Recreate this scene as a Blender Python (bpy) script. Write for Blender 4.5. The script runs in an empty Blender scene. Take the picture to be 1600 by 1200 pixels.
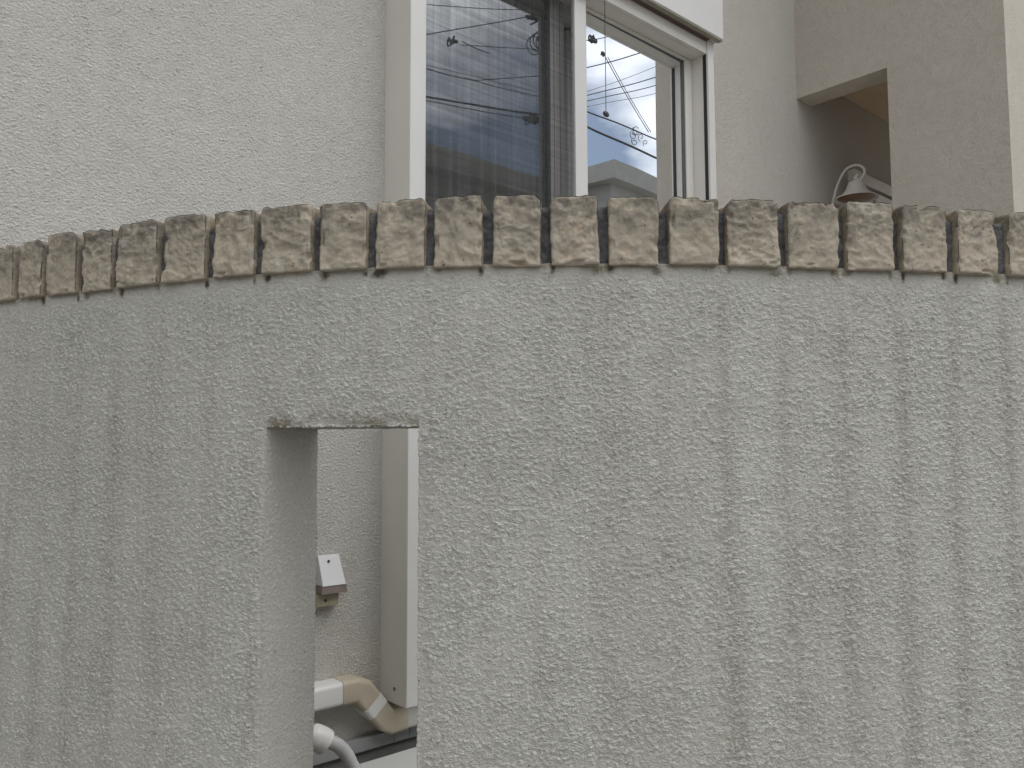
import bpy, bmesh, math, random
import numpy as np
from mathutils import Vector, Matrix, noise as mnoise
random.seed(7); rng = np.random.default_rng(11)
sc = bpy.context.scene
col = sc.collection
EYE = 1.5

# ---------------------------------------------------------------- camera
F, PITCH, ROLL = 1258.7, 0.07410, -0.003166      # focal length in pixels of a 1600 px wide frame
cr, sr, cp, sp = math.cos(ROLL), math.sin(ROLL), math.cos(PITCH), math.sin(PITCH)
CAM = np.array([[1, 0, 0], [0, -sp, -cp], [0, cp, -sp]]) @ np.array([[cr, -sr, 0], [sr, cr, 0], [0, 0, 1]])
cd = bpy.data.cameras.new('camera'); cam = bpy.data.objects.new('camera', cd); col.objects.link(cam)
M = Matrix([list(CAM[i]) + [0] for i in range(3)] + [[0, 0, 0, 1]])
cam.matrix_world = Matrix.Translation((0, 0, EYE)) @ M
cd.sensor_width = 36; cd.lens = F / 1600 * 36; cd.clip_start = .05; cd.clip_end = 500
sc.camera = cam

# ---------------------------------------------------------------- sky, sun, exposure
SUN_AZ, SUN_EL = math.radians(117), math.radians(58)     # azimuth clockwise from +Y
w = bpy.data.worlds.new('World'); sc.world = w; w.use_nodes = True
nt = w.node_tree; N = nt.nodes; L = nt.links; N.clear()
out = N.new('ShaderNodeOutputWorld'); bg = N.new('ShaderNodeBackground'); bg.inputs['Strength'].default_value = .1
sky = N.new('ShaderNodeTexSky'); sky.sky_type = 'NISHITA'; sky.sun_disc = False
sky.sun_elevation = SUN_EL; sky.sun_rotation = SUN_AZ; sky.air_density = 1.2; sky.dust_density = 1.5
tc = N.new('ShaderNodeTexCoord'); mp = N.new('ShaderNodeMapping'); mp.inputs['Scale'].default_value = (1, 1, 2.2)
mp.inputs['Location'].default_value = (.35, .1, .0)
nz = N.new('ShaderNodeTexNoise'); nz.inputs['Scale'].default_value = 2.1; nz.inputs['Detail'].default_value = 6; nz.inputs['Roughness'].default_value = .55
rp = N.new('ShaderNodeValToRGB'); rp.color_ramp.elements[0].position = .30; rp.color_ramp.elements[1].position = .50
n2 = N.new('ShaderNodeTexNoise'); n2.inputs['Scale'].default_value = 5; n2.inputs['Detail'].default_value = 5
cc = N.new('ShaderNodeValToRGB'); cc.color_ramp.elements[0].position = .3; cc.color_ramp.elements[0].color = (.55, .57, .6, 1)
cc.color_ramp.elements[1].position = .7; cc.color_ramp.elements[1].color = (1, 1, 1, 1)
vm = N.new('ShaderNodeVectorMath'); vm.operation = 'SCALE'; vm.inputs['Scale'].default_value = 13.0
mx = N.new('ShaderNodeMix'); mx.data_type = 'RGBA'
L.new(tc.outputs['Generated'], mp.inputs[0]); L.new(mp.outputs[0], nz.inputs['Vector']); L.new(mp.outputs[0], n2.inputs['Vector'])
az_, el_ = math.radians(96.5), math.radians(18.5)                # a gap in the clouds low over the street
dp = N.new('ShaderNodeVectorMath'); dp.operation = 'DOT_PRODUCT'; dp.inputs[1].default_value = (math.sin(az_) * math.cos(el_), math.cos(az_) * math.cos(el_), math.sin(el_))
gr = N.new('ShaderNodeMapRange'); gr.interpolation_type = 'SMOOTHSTEP'; gr.inputs['From Min'].default_value = math.cos(math.radians(11)); gr.inputs['To Max'].default_value = .21
gs = N.new('ShaderNodeMath'); gs.operation = 'SUBTRACT'
L.new(tc.outputs['Generated'], dp.inputs[0]); L.new(dp.outputs['Value'], gr.inputs['Value']); L.new(nz.outputs['Fac'], gs.inputs[0]); L.new(gr.outputs[0], gs.inputs[1]); L.new(gs.outputs[0], rp.inputs[0]); L.new(n2.outputs['Fac'], cc.inputs[0]); L.new(cc.outputs[0], vm.inputs[0])
ds_ = N.new('ShaderNodeVectorMath'); ds_.operation = 'DOT_PRODUCT'                # thin cloud is brighter round the hidden sun
ds_.inputs[1].default_value = (math.sin(SUN_AZ) * math.cos(SUN_EL), math.cos(SUN_AZ) * math.cos(SUN_EL), math.sin(SUN_EL))
gl = N.new('ShaderNodeMapRange'); gl.inputs['From Min'].default_value = .35; gl.inputs['To Min'].default_value = 11.5; gl.inputs['To Max'].default_value = 42
L.new(tc.outputs['Generated'], ds_.inputs[0]); L.new(ds_.outputs['Value'], gl.inputs['Value']); L.new(gl.outputs[0], vm.inputs['Scale'])
L.new(rp.outputs[0], mx.inputs[0]); L.new(sky.outputs[0], mx.inputs[6]); L.new(vm.outputs[0], mx.inputs[7])
L.new(mx.outputs[2], bg.inputs[0]); L.new(bg.outputs[0], out.inputs[0])
sd = bpy.data.lights.new('sun', 'SUN'); sd.energy = .9; sd.angle = math.radians(30); sd.color = (1, .96, .9)
sun = bpy.data.objects.new('sun', sd); col.objects.link(sun)
sdir = Vector((math.sin(SUN_AZ) * math.cos(SUN_EL), math.cos(SUN_AZ) * math.cos(SUN_EL), math.sin(SUN_EL)))
sun.rotation_euler = sdir.to_track_quat('Z', 'Y').to_euler(); sun.location = sdir * 20
vs = sc.view_settings; vs.view_transform = 'Standard'; vs.look = 'None'; vs.gamma = 1; vs.use_curve_mapping = False
vs.exposure = -.58

# ---------------------------------------------------------------- helpers
def tag(o, label=None, cat=None, group=None, kind=None):
    if label: o['label'] = label
    if cat: o['category'] = cat
    if group: o['group'] = group
    if kind: o['kind'] = kind
    return o
def empty(name, loc=(0, 0, 0), rz=0, **k):
    o = bpy.data.objects.new(name, None); col.objects.link(o); o.location = loc; o.rotation_euler = (0, 0, rz)
    o.empty_display_size = .1
    return tag(o, **k)
def link(name, me, m, parent=None, loc=None, rz=0):
    me.materials.append(m); o = bpy.data.objects.new(name, me); col.objects.link(o)
    if loc is not None: o.location = loc
    o.rotation_euler = (0, 0, rz)
    if parent is not None: o.parent = parent
    return o
def obj(name, bm, m, parent=None, loc=None, rz=0, smooth=False, bevel=0):
    if bevel:
        es = [e for e in bm.edges if len(e.link_faces) == 2 and e.calc_face_angle(0) > .5]
        bmesh.ops.bevel(bm, geom=es, offset=bevel, segments=2, affect='EDGES', profile=.7)
    bmesh.ops.recalc_face_normals(bm, faces=bm.faces)
    me = bpy.data.meshes.new(name); bm.to_mesh(me); bm.free()
    if smooth:
        me.shade_smooth()
        if smooth != 'all': me.set_sharp_from_angle(angle=math.radians(40))
    return link(name, me, m, parent, loc, rz)
def npmesh(name, V, Fq):
    V = np.asarray(V, np.float32); Fq = np.asarray(Fq, np.int32)
    me = bpy.data.meshes.new(name); me.vertices.add(len(V)); me.vertices.foreach_set('co', V.ravel())
    me.loops.add(Fq.size); me.loops.foreach_set('vertex_index', Fq.ravel())
    me.polygons.add(len(Fq)); me.polygons.foreach_set('loop_start', np.arange(0, Fq.size, 4, dtype=np.int32))
    me.update(calc_edges=True); me.validate(); me.shade_smooth()
    return me
def fattr(me, name, vals):
    a = me.attributes.new(name, 'FLOAT', 'POINT'); a.data.foreach_set('value', np.asarray(vals, np.float32))
def hexa(bm, P):
    v = [bm.verts.new(p) for p in P]
    for f in ((0, 3, 2, 1), (4, 5, 6, 7), (0, 1, 5, 4), (1, 2, 6, 5), (2, 3, 7, 6), (3, 0, 4, 7)): bm.faces.new([v[i] for i in f])
def box(bm, x0, x1, y0, y1, z0, z1):
    hexa(bm, [(x0, y0, z0), (x1, y0, z0), (x1, y1, z0), (x0, y1, z0), (x0, y0, z1), (x1, y0, z1), (x1, y1, z1), (x0, y1, z1)])
def tube(bm, pts, r, n=8, cap=True):
    pts = [Vector(p) for p in pts]; rings = []; ref = None
    for i, p in enumerate(pts):
        t = (pts[min(i + 1, len(pts) - 1)] - pts[max(i - 1, 0)]).normalized()
        if ref is None: ref = Vector((0, 0, 1)) if abs(t.z) < .9 else Vector((1, 0, 0))
        u = (ref - t * ref.dot(t)).normalized(); ref = u; v = t.cross(u)
        rr = r[i] if isinstance(r, (list, tuple)) else r
        rings.append([bm.verts.new(p + (u * math.cos(a) + v * math.sin(a)) * rr) for a in [2 * math.pi * k / n for k in range(n)]])
    for a, b in zip(rings, rings[1:]):
        for k in range(n): bm.faces.new((a[k], a[(k + 1) % n], b[(k + 1) % n], b[k]))
    if cap: bm.faces.new(rings[0][::-1]); bm.faces.new(rings[-1])
def lathe(bm, prof, c, n=24):
    c = Vector(c); rings = [[bm.verts.new(c + Vector((r * math.cos(2 * math.pi * k / n), r * math.sin(2 * math.pi * k / n), z))) for k in range(n)] for r, z in prof]
    for a, b in zip(rings, rings[1:]):
        for k in range(n): bm.faces.new((a[k], a[(k + 1) % n], b[(k + 1) % n], b[k]))
def smoothpath(P, n=6):
    P = [Vector(p) for p in P]; out = []
    for i in range(len(P) - 1):
        a, b, c, d = P[max(i - 1, 0)], P[i], P[i + 1], P[min(i + 2, len(P) - 1)]
        for k in range(n):
            t = k / n
            out.append(.5 * ((2 * b) + (c - a) * t + (2 * a - 5 * b + 4 * c - d) * t * t + (3 * b - a - 3 * c + d) * t ** 3))
    return out + [P[-1]]

# ---------------------------------------------------------------- materials
def mat(name, c, rough=.6, metal=0, var=.06, vscale=6, bump=0, bscale=200, spec=.5):
    m = bpy.data.materials.new(name); m.use_nodes = True; n = m.node_tree.nodes; l = m.node_tree.links
    b = n['Principled BSDF']; b.inputs['Roughness'].default_value = rough; b.inputs['Metallic'].default_value = metal
    b.inputs['Specular IOR Level'].default_value = spec
    t = n.new('ShaderNodeTexCoord'); z = n.new('ShaderNodeTexNoise'); z.inputs['Scale'].default_value = vscale; z.inputs['Detail'].default_value = 6
    r = n.new('ShaderNodeMapRange'); r.inputs['From Min'].default_value = .3; r.inputs['From Max'].default_value = .7
    r.inputs['To Min'].default_value = 1 - var; r.inputs['To Max'].default_value = 1 + var
    v = n.new('ShaderNodeVectorMath'); v.operation = 'SCALE'; v.inputs[0].default_value = c[:3]
    l.new(t.outputs['Object'], z.inputs['Vector']); l.new(z.outputs['Fac'], r.inputs['Value']); l.new(r.outputs[0], v.inputs['Scale']); l.new(v.outputs[0], b.inputs['Base Color'])
    if bump:
        z2 = n.new('ShaderNodeTexNoise'); z2.inputs['Scale'].default_value = bscale; z2.inputs['Detail'].default_value = 4
        bp = n.new('ShaderNodeBump'); bp.inputs['Strength'].default_value = 1; bp.inputs['Distance'].default_value = bump
        l.new(t.outputs['Object'], z2.inputs['Vector']); l.new(z2.outputs['Fac'], bp.inputs['Height']); l.new(bp.outputs[0], b.inputs['Normal'])
    return m
CLOUD = .14
def stucco(name, base, dirt, scale, amp, true_disp=True, attrs=False, pit=.35, streak=0.0):
    m = bpy.data.materials.new(name); m.use_nodes = True; n = m.node_tree.nodes; l = m.node_tree.links
    b = n['Principled BSDF']; b.inputs['Roughness'].default_value = .9; b.inputs['Specular IOR Level'].default_value = .25
    t = n.new('ShaderNodeTexCoord'); mp = n.new('ShaderNodeMapping'); mp.inputs['Scale'].default_value = (1, 1, 1.3); l.new(t.outputs['Object'], mp.inputs[0])
    def noise(s, d, r=.55, dist=0, src=mp.outputs[0]):
        z = n.new('ShaderNodeTexNoise'); z.inputs['Scale'].default_value = s; z.inputs['Detail'].default_value = d; z.inputs['Roughness'].default_value = r
        z.inputs['Distortion'].default_value = dist; l.new(src, z.inputs['Vector']); return z.outputs['Fac']
    def mr(x, a, b_, c=0, d=1, smooth=False):
        r = n.new('ShaderNodeMapRange'); r.interpolation_type = 'SMOOTHSTEP' if smooth else 'LINEAR'
        for k, v in zip(('From Min', 'From Max', 'To Min', 'To Max'), (a, b_, c, d)): r.inputs[k].default_value = v
        l.new(x, r.inputs['Value']); return r.outputs[0]
    def ma(op, x, y):
        r = n.new('ShaderNodeMath'); r.operation = op
        for k, v in enumerate((x, y)):
            if isinstance(v, (int, float)): r.inputs[k].default_value = v
            else: l.new(v, r.inputs[k])
        return r.outputs[0]
    vo = n.new('ShaderNodeTexVoronoi'); vo.feature = 'SMOOTH_F1'; vo.inputs['Scale'].default_value = scale * 1.15; vo.inputs['Smoothness'].default_value = .35
    wn = n.new('ShaderNodeTexNoise'); wn.inputs['Scale'].default_value = scale * 1.6; wn.inputs['Detail'].default_value = 2; l.new(mp.outputs[0], wn.inputs['Vector'])
    wa = n.new('ShaderNodeVectorMath'); wa.operation = 'MULTIPLY_ADD'; wa.inputs[1].default_value = (.9 / scale,) * 3; l.new(wn.outputs['Color'], wa.inputs[0]); l.new(mp.outputs[0], wa.inputs[2]); l.new(wa.outputs[0], vo.inputs['Vector'])
    cell = mr(vo.outputs['Distance'], .12, .62, 1, 0, smooth=True)
    mask = mr(noise(scale * .75, 3, .6), .36, .62, .15, 1)
    lump = mr(noise(scale * 1.1, 5, .6), .40, .64, smooth=True)
    fine = mr(noise(scale * 3.2, 3, .6), .3, .7)
    broad = mr(noise(scale * .2, 2), .35, .65, .7, 1.1)
    h = ma('MULTIPLY', ma('ADD', ma('ADD', ma('MULTIPLY', ma('MULTIPLY', cell, mask), .42), ma('MULTIPLY', lump, .38)), ma('MULTIPLY', fine, .20)), broad)
    if attrs:
        ra = n.new('ShaderNodeAttribute'); ra.attribute_name = 'rough'; h = ma('MULTIPLY', h, ra.outputs['Fac'])
    if true_disp:
        ds = n.new('ShaderNodeDisplacement'); ds.inputs['Midlevel'].default_value = 0; ds.inputs['Scale'].default_value = amp
        l.new(h, ds.inputs['Height']); l.new(ds.outputs[0], n['Material Output'].inputs['Displacement']); m.displacement_method = 'BOTH'
    else:
        bp = n.new('ShaderNodeBump'); bp.inputs['Strength'].default_value = 1; bp.inputs['Distance'].default_value = amp
        l.new(h, bp.inputs['Height']); l.new(bp.outputs[0], b.inputs['Normal'])
    # colour: soft cloudiness, grime caught in the pits, attribute stains and dark line, faint rusty specks
    cloud = mr(noise(3.2, 5, .6, 0, t.outputs['Object']), .3, .7, 0, CLOUD)
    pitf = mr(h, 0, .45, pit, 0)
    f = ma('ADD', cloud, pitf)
    if streak:
        m2 = n.new('ShaderNodeMapping'); m2.inputs['Scale'].default_value = (14, 14, .9); l.new(t.outputs['Object'], m2.inputs[0])
        f = ma('ADD', f, mr(noise(1, 4, .6, 0, m2.outputs[0]), .5, .75, 0, streak))
    if attrs:
        sa = n.new('ShaderNodeAttribute'); sa.attribute_name = 'stain_dark'
        mod = ma('MULTIPLY', mr(noise(60, 4, .65), .3, .7, .6, 1.3), mr(h, .1, .7, 1.35, .55))
        f = ma('ADD', f, ma('MULTIPLY', sa.outputs['Fac'], mod))
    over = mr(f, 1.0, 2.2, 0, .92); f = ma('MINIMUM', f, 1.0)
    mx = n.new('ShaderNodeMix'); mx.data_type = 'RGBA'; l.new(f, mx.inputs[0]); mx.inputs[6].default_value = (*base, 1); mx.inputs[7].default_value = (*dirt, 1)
    sp_ = mr(noise(60, 2, .5, 0, t.outputs['Object']), .71, .76, 0, .35)
    m3 = n.new('ShaderNodeMix'); m3.data_type = 'RGBA'; l.new(sp_, m3.inputs[0]); m4 = n.new('ShaderNodeMix'); m4.data_type = 'RGBA'; l.new(over, m4.inputs[0]); l.new(mx.outputs[2], m4.inputs[6]); m4.inputs[7].default_value = (.05, .045, .038, 1)
    pk = mr(noise(scale * 1.5, 2, .5), .68, .75, 0, .75); m5 = n.new('ShaderNodeMix'); m5.data_type = 'RGBA'; l.new(pk, m5.inputs[0]); l.new(m4.outputs[2], m5.inputs[6]); m5.inputs[7].default_value = (.13, .12, .095, 1)      # dirt-filled pinholes
    l.new(m5.outputs[2], m3.inputs[6]); m3.inputs[7].default_value = (.33, .22, .13, 1)
    l.new(m3.outputs[2], b.inputs['Base Color'])
    return m
def stone_mat():
    m = bpy.data.materials.new('rough beige stone'); m.use_nodes = True; n = m.node_tree.nodes; l = m.node_tree.links
    b = n['Principled BSDF']; b.inputs['Roughness'].default_value = .85; b.inputs['Specular IOR Level'].default_value = .3
    t = n.new('ShaderNodeTexCoord'); oi = n.new('ShaderNodeObjectInfo')
    off = n.new('ShaderNodeVectorMath'); off.operation = 'SCALE'; off.inputs[0].default_value = (31, 17, 23); l.new(oi.outputs['Random'], off.inputs['Scale'])
    ad = n.new('ShaderNodeVectorMath'); l.new(t.outputs['Object'], ad.inputs[0]); l.new(off.outputs[0], ad.inputs[1]); src = ad.outputs[0]
    def noise(s, d, r=.55, dist=0):
        z = n.new('ShaderNodeTexNoise'); z.inputs['Scale'].default_value = s; z.inputs['Detail'].default_value = d; z.inputs['Roughness'].default_value = r
        z.inputs['Distortion'].default_value = dist; l.new(src, z.inputs['Vector']); return z.outputs['Fac']
    def mr(x, a, b_, c=0, d=1):
        r = n.new('ShaderNodeMapRange')
        for k, v in zip(('From Min', 'From Max', 'To Min', 'To Max'), (a, b_, c, d)): r.inputs[k].default_value = v
        l.new(x, r.inputs['Value']); return r.outputs[0]
    def ma(op, x, y):
        r = n.new('ShaderNodeMath'); r.operation = op
        for k, v in enumerate((x, y)):
            if isinstance(v, (int, float)): r.inputs[k].default_value = v
            else: l.new(v, r.inputs[k])
        return r.outputs[0]
    def mix(f, a, c):
        x = n.new('ShaderNodeMix'); x.data_type = 'RGBA'; l.new(f, x.inputs[0])
        for k, v in ((6, a), (7, c)):
            if isinstance(v, tuple): x.inputs[k].default_value = (*v, 1)
            else: l.new(v, x.inputs[k])
        return x.outputs[2]
    c = mix(mr(noise(28, 6, .65, .6), .35, .65), STONE_A, STONE_B)
    c = mix(mr(noise(45, 5, .6, 1.0), .54, .72, 0, .55), c, STONE_C)          # ochre veins
    c = mix(mr(noise(20, 5, .6), .55, .7, 0, .7), c, STONE_D)                 # pale chalky patches
    sx = n.new('ShaderNodeSeparateXYZ'); l.new(t.outputs['Object'], sx.inputs[0])
    top = ma('MULTIPLY', mr(sx.outputs['Z'], .015, .10), mr(noise(32, 6, .7), .36, .58))
    c = mix(mr(sx.outputs['Y'], .006, .020, 0, .75), c, (.37, .275, .16))     # ochre flanks
    c = mix(ma('MULTIPLY', top, .7), c, (.10, .095, .085))                   # grey lichen towards the weathered top
    c = mix(mr(noise(26, 6, .7, .3), .56, .68, 0, .5), c, (.13, .115, .095))
    c = mix(mr(noise(150, 2, .5),   .71, .76, 0, .85), c, (.035, .03, .025))      # pores
    l.new(c, b.inputs['Base Color'])
    bp = n.new('ShaderNodeBump'); bp.inputs['Distance'].default_value = .0022; bp.inputs['Strength'].default_value = 1
    l.new(ma('SUBTRACT', noise(110, 6, .7, .4), mr(noise(150, 2, .5), .69, .76, 0, .6)), bp.inputs['Height']); l.new(bp.outputs[0], b.inputs['Normal'])
    return m
STONE_A, STONE_B, STONE_C, STONE_D = (.485, .425, .335), (.395, .35, .28), (.47, .36, .235), (.53, .49, .41)

MS = {}
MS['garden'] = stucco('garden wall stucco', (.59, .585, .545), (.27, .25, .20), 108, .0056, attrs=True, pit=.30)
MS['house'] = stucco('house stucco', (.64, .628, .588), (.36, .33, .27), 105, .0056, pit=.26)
MS['ceiling'] = mat('tan soffit board', (.64, .52, .37), .85)
MS['tile'] = mat('brown porch tile', (.34, .25, .17), .6)
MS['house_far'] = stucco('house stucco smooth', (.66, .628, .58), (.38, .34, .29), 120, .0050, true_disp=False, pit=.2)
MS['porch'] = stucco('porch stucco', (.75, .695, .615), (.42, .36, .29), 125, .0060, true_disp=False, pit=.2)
MS['stone'] = stone_mat()
MS['mortar'] = mat('dark mortar', (.11, .108, .11), .95, var=.45, vscale=70, bump=.0025, bscale=260)
MS['cream'] = mat('cream aluminium', (.74, .715, .66), .45, var=.03)
MS['white'] = mat('white aluminium', (.70, .695, .68), .4, var=.02)
MS['dark'] = mat('dark rubber gasket', (.02, .02, .02), .6)
MS['gasket'] = mat('grey rubber gasket', (.14, .14, .145), .6)
MS['sash_dark'] = mat('grey sash', (.36, .35, .34), .5, var=.03)
MS['brown_slot'] = mat('brown shutter slats', (.10, .06, .045), .6, var=.2)
MS['lip'] = mat('olive grey seal strip', (.28, .265, .21), .6, var=.1, vscale=20)
MS['duct'] = mat('white duct plastic', (.74, .74, .72), .35, var=.03)
MS['elbow'] = mat('yellowed duct plastic', (.52, .46, .36), .45, var=.14, vscale=9)
MS['grey_duct'] = mat('grey white duct plastic', (.55, .55, .54), .45, var=.05)
MS['flash'] = mat('grey flashing', (.36, .365, .37), .5, var=.06)
MS['concrete'] = mat('grey concrete', (.22, .22, .215), .9, var=.15, bump=.001)
MS['hood'] = mat('white hood plastic', (.66, .655, .67), .5, var=.03)
MS['hood_dirty'] = mat('dirty brown plastic', (.24, .19, .175), .7, var=.15, vscale=30)
MS['hood_cream'] = mat('yellowed bracket', (.40, .35, .25), .6, var=.15, vscale=30)
MS['ac'] = mat('unit white paint', (.62, .63, .61), .4, var=.03)
MS['foam'] = mat('grey hose', (.50, .50, .50), .6, var=.06, vscale=30)
MS['lamp'] = mat('white enamel', (.72, .69, .66), .35, var=.04)
MS['diffuser'] = mat('amber glass', (.22, .13, .08), .3)
MS['room'] = mat('room plaster', (.35, .33, .30), .9)
MS['asphalt'] = mat('worn pale asphalt', (.20, .195, .185), .9, var=.2, vscale=3, bump=.003, bscale=90)
MS['soil'] = mat('pale paving', (.42, .40, .36), .9, var=.15, vscale=2, bump=.002)
MS['roof'] = mat('roof slate', (.08, .08, .085), .7, var=.1)
MS['bld'] = mat('beige siding', (.40, .37, .33), .8, var=.06)
MS['bld2'] = mat('grey siding', (.34, .34, .33), .8, var=.06)
MS['trim'] = mat('parapet trim', (.50, .49, .46), .6)
MS['pole'] = mat('concrete pole', (.28, .28, .27), .85, var=.1, vscale=4)
MS['wire'] = mat('black cable', (.07, .07, .075), .5)
MS['steel'] = mat('galvanised steel', (.22, .225, .23), .5, metal=.6)
def glass_mat():
    m = bpy.data.materials.new('reflective window glass'); m.use_nodes = True; n = m.node_tree.nodes; l = m.node_tree.links
    n.remove(n['Principled BSDF']); f = n.new('ShaderNodeFresnel'); f.inputs['IOR'].default_value = 1.5
    r = n.new('ShaderNodeMapRange'); r.inputs['To Min'].default_value = GLASS_R; r.inputs['To Max'].default_value = 1; l.new(f.outputs[0], r.inputs['Value'])
    tr = n.new('ShaderNodeBsdfTransparent'); tr.inputs[0].default_value = (.78, .82, .82, 1)
    g = n.new('ShaderNodeBsdfGlossy'); g.inputs['Roughness'].default_value = 0; g.inputs[0].default_value = (.95, .97, 1, 1)
    t = n.new('ShaderNodeTexCoord'); z = n.new('ShaderNodeTexNoise'); z.inputs['Scale'].default_value = 2.2; z.inputs['Detail'].default_value = 0
    b = n.new('ShaderNodeBump'); b.inputs['Distance'].default_value = .002; b.inputs['Strength'].default_value = .5
    l.new(t.outputs['Object'], z.inputs['Vector']); l.new(z.outputs['Fac'], b.inputs['Height']); l.new(b.outputs[0], g.inputs['Normal'])
    mx = n.new('ShaderNodeMixShader'); l.new(r.outputs[0], mx.inputs[0]); l.new(tr.outputs[0], mx.inputs[1]); l.new(g.outputs[0], mx.inputs[2])
    l.new(mx.outputs[0], n['Material Output'].inputs[0]); return m
GLASS_R = .27
MS['glass'] = glass_mat()
def screen_mat():
    m = bpy.data.materials.new('insect mesh'); m.use_nodes = True; n = m.node_tree.nodes; l = m.node_tree.links
    b = n['Principled BSDF']; b.inputs['Base Color'].default_value = (.03, .03, .032, 1); b.inputs['Roughness'].default_value = .7
    tr = n.new('ShaderNodeBsdfTransparent'); mx = n.new('ShaderNodeMixShader')
    t = n.new('ShaderNodeTexCoord'); mp = n.new('ShaderNodeMapping'); mp.inputs['Scale'].default_value = (75, 1, 1.2); z = n.new('ShaderNodeTexNoise'); z.inputs['Scale'].default_value = 1; z.inputs['Detail'].default_value = 3
    mp2 = n.new('ShaderNodeMapping'); mp2.inputs['Scale'].default_value = (1.5, 1, 60); z2 = n.new('ShaderNodeTexNoise'); z2.inputs['Scale'].default_value = 1
    l.new(t.outputs['Object'], mp.inputs[0]); l.new(mp.outputs[0], z.inputs['Vector']); l.new(t.outputs['Object'], mp2.inputs[0]); l.new(mp2.outputs[0], z2.inputs['Vector'])
    a = n.new('ShaderNodeMath'); a.operation = 'MULTIPLY_ADD'; l.new(z.outputs['Fac'], a.inputs[0]); a.inputs[1].default_value = .75; l.new(z2.outputs['Fac'], a.inputs[2])
    r = n.new('ShaderNodeMapRange'); r.inputs['From Min'].default_value = .6; r.inputs['From Max'].default_value = 1.15; r.inputs['To Min'].default_value = .42; r.inputs['To Max'].default_value = .06
    l.new(a.outputs[0], r.inputs['Value']); l.new(r.outputs[0], mx.inputs[0]); l.new(tr.outputs[0], mx.inputs[1]); l.new(b.outputs[0], mx.inputs[2]); l.new(mx.outputs[0], n['Material Output'].inputs[0]); return m
MS['screen'] = screen_mat()
def sheer_mat():
    m = bpy.data.materials.new('sheer curtain'); m.use_nodes = True; n = m.node_tree.nodes; l = m.node_tree.links
    n.remove(n['Principled BSDF']); d = n.new('ShaderNodeBsdfDiffuse'); d.inputs[0].default_value = (.85, .85, .86, 1)
    tl = n.new('ShaderNodeBsdfTranslucent'); tl.inputs[0].default_value = (.6, .6, .6, 1); tr = n.new('ShaderNodeBsdfTransparent')
    a = n.new('ShaderNodeMixShader'); a.inputs[0].default_value = .3; b = n.new('ShaderNodeMixShader'); b.inputs[0].default_value = .18
    l.new(d.outputs[0], a.inputs[1]); l.new(tl.outputs[0], a.inputs[2]); l.new(a.outputs[0], b.inputs[1]); l.new(tr.outputs[0], b.inputs[2]); l.new(b.outputs[0], n['Material Output'].inputs[0]); return m
MS['sheer'] = sheer_mat()

# ---------------------------------------------------------------- ground
bm = bmesh.new(); box(bm, -120, 120, -120, 120, -.3, 0); tag(obj('ground', bm, MS['soil']), kind='structure')
bm = bmesh.new(); v = [bm.verts.new(p) for p in ((-60, -60, .004), (30, -60, .004), (30, .75, .004), (-60, .75, .004))]; bm.faces.new(v)
tag(obj('road', bm, MS['asphalt']), kind='structure')

# ---------------------------------------------------------------- curved garden wall
C = np.array([0.20632939, 3.91611904]); CO = [3.0752847, 1.7886322, -0.1875744, -0.143398, 2.6223901]
def R(th): return np.polyval(CO, np.clip(th, -.49, .255))
def P(th, r): return np.stack([C[0] + r * np.sin(th), C[1] - r * np.cos(th)], -1)
STONES = [(-0.5505, -0.5195, 0.2917, 0.4041), (-0.513, -0.4822, 0.2927, 0.4031), (-0.4758, -0.4481, 0.2929, 0.4051), (-0.4409, -0.4102, 0.2913, 0.4089), (-0.4028, -0.3738, 0.2895, 0.4063), (-0.3657, -0.3309, 0.2906, 0.409), (-0.3236, -0.2893, 0.2904, 0.4078), (-0.2811, -0.2503, 0.292, 0.4076), (-0.2436, -0.2091, 0.2923, 0.4066), (-0.2024, -0.1712, 0.2912, 0.4041), (-0.1645, -0.1331, 0.2904, 0.4049), (-0.1274, -0.0969, 0.2886, 0.406), (-0.0901, -0.0605, 0.289, 0.4058), (-0.0541, -0.0245, 0.2899, 0.4039), (-0.0181, 0.0129, 0.2897, 0.4024), (0.0204, 0.0516, 0.2921, 0.4033), (0.0578, 0.0917, 0.2911, 0.4022), (0.0981, 0.132, 0.2908, 0.4042), (0.1392, 0.172, 0.2913, 0.408), (0.1784, 0.2119, 0.292, 0.4061), (0.2184, 0.2494, 0.2907, 0.4049), (0.2568, 0.2886, 0.2905, 0.4035)]
a = .3065
while a < .78: STONES.append((a, a + .0325 + random.uniform(-.002, .002), .2905, .405)); a += .0395
TH_END0, TH_END1 = -.585, STONES[-1][1] + .003
TA, TB, ZT, ZB = -.2405, -.1368, .0305, -.76
WT = .183
def snap(arr, vals):
    for v in vals: arr[np.argmin(abs(arr - v))] = v
    return arr
th = snap(np.r_[np.arange(TH_END0, -.552, .01), np.arange(-.551, .302, .00088), np.arange(.312, TH_END1, .012), TH_END1], (TA, TB))
zz = snap(np.r_[np.arange(-EYE, -.67, .05), np.arange(-.665, .293, .0024), .294], (ZT, ZB))
T, Z = np.meshgrid(th, zz, indexing='ij'); nT, nZ = T.shape
joints = [(STONES[i][1] + STONES[i + 1][0]) / 2 for i in range(len(STONES) - 1)]
def vnoise1(x, seed, s):
    r = np.random.default_rng(seed).random(4096); x = x * s + 500; i = np.floor(x).astype(int); f = x - i; f = f * f * (3 - 2 * f)
    return r[i % 4096] * (1 - f) + r[(i + 1) % 4096] * f
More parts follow.
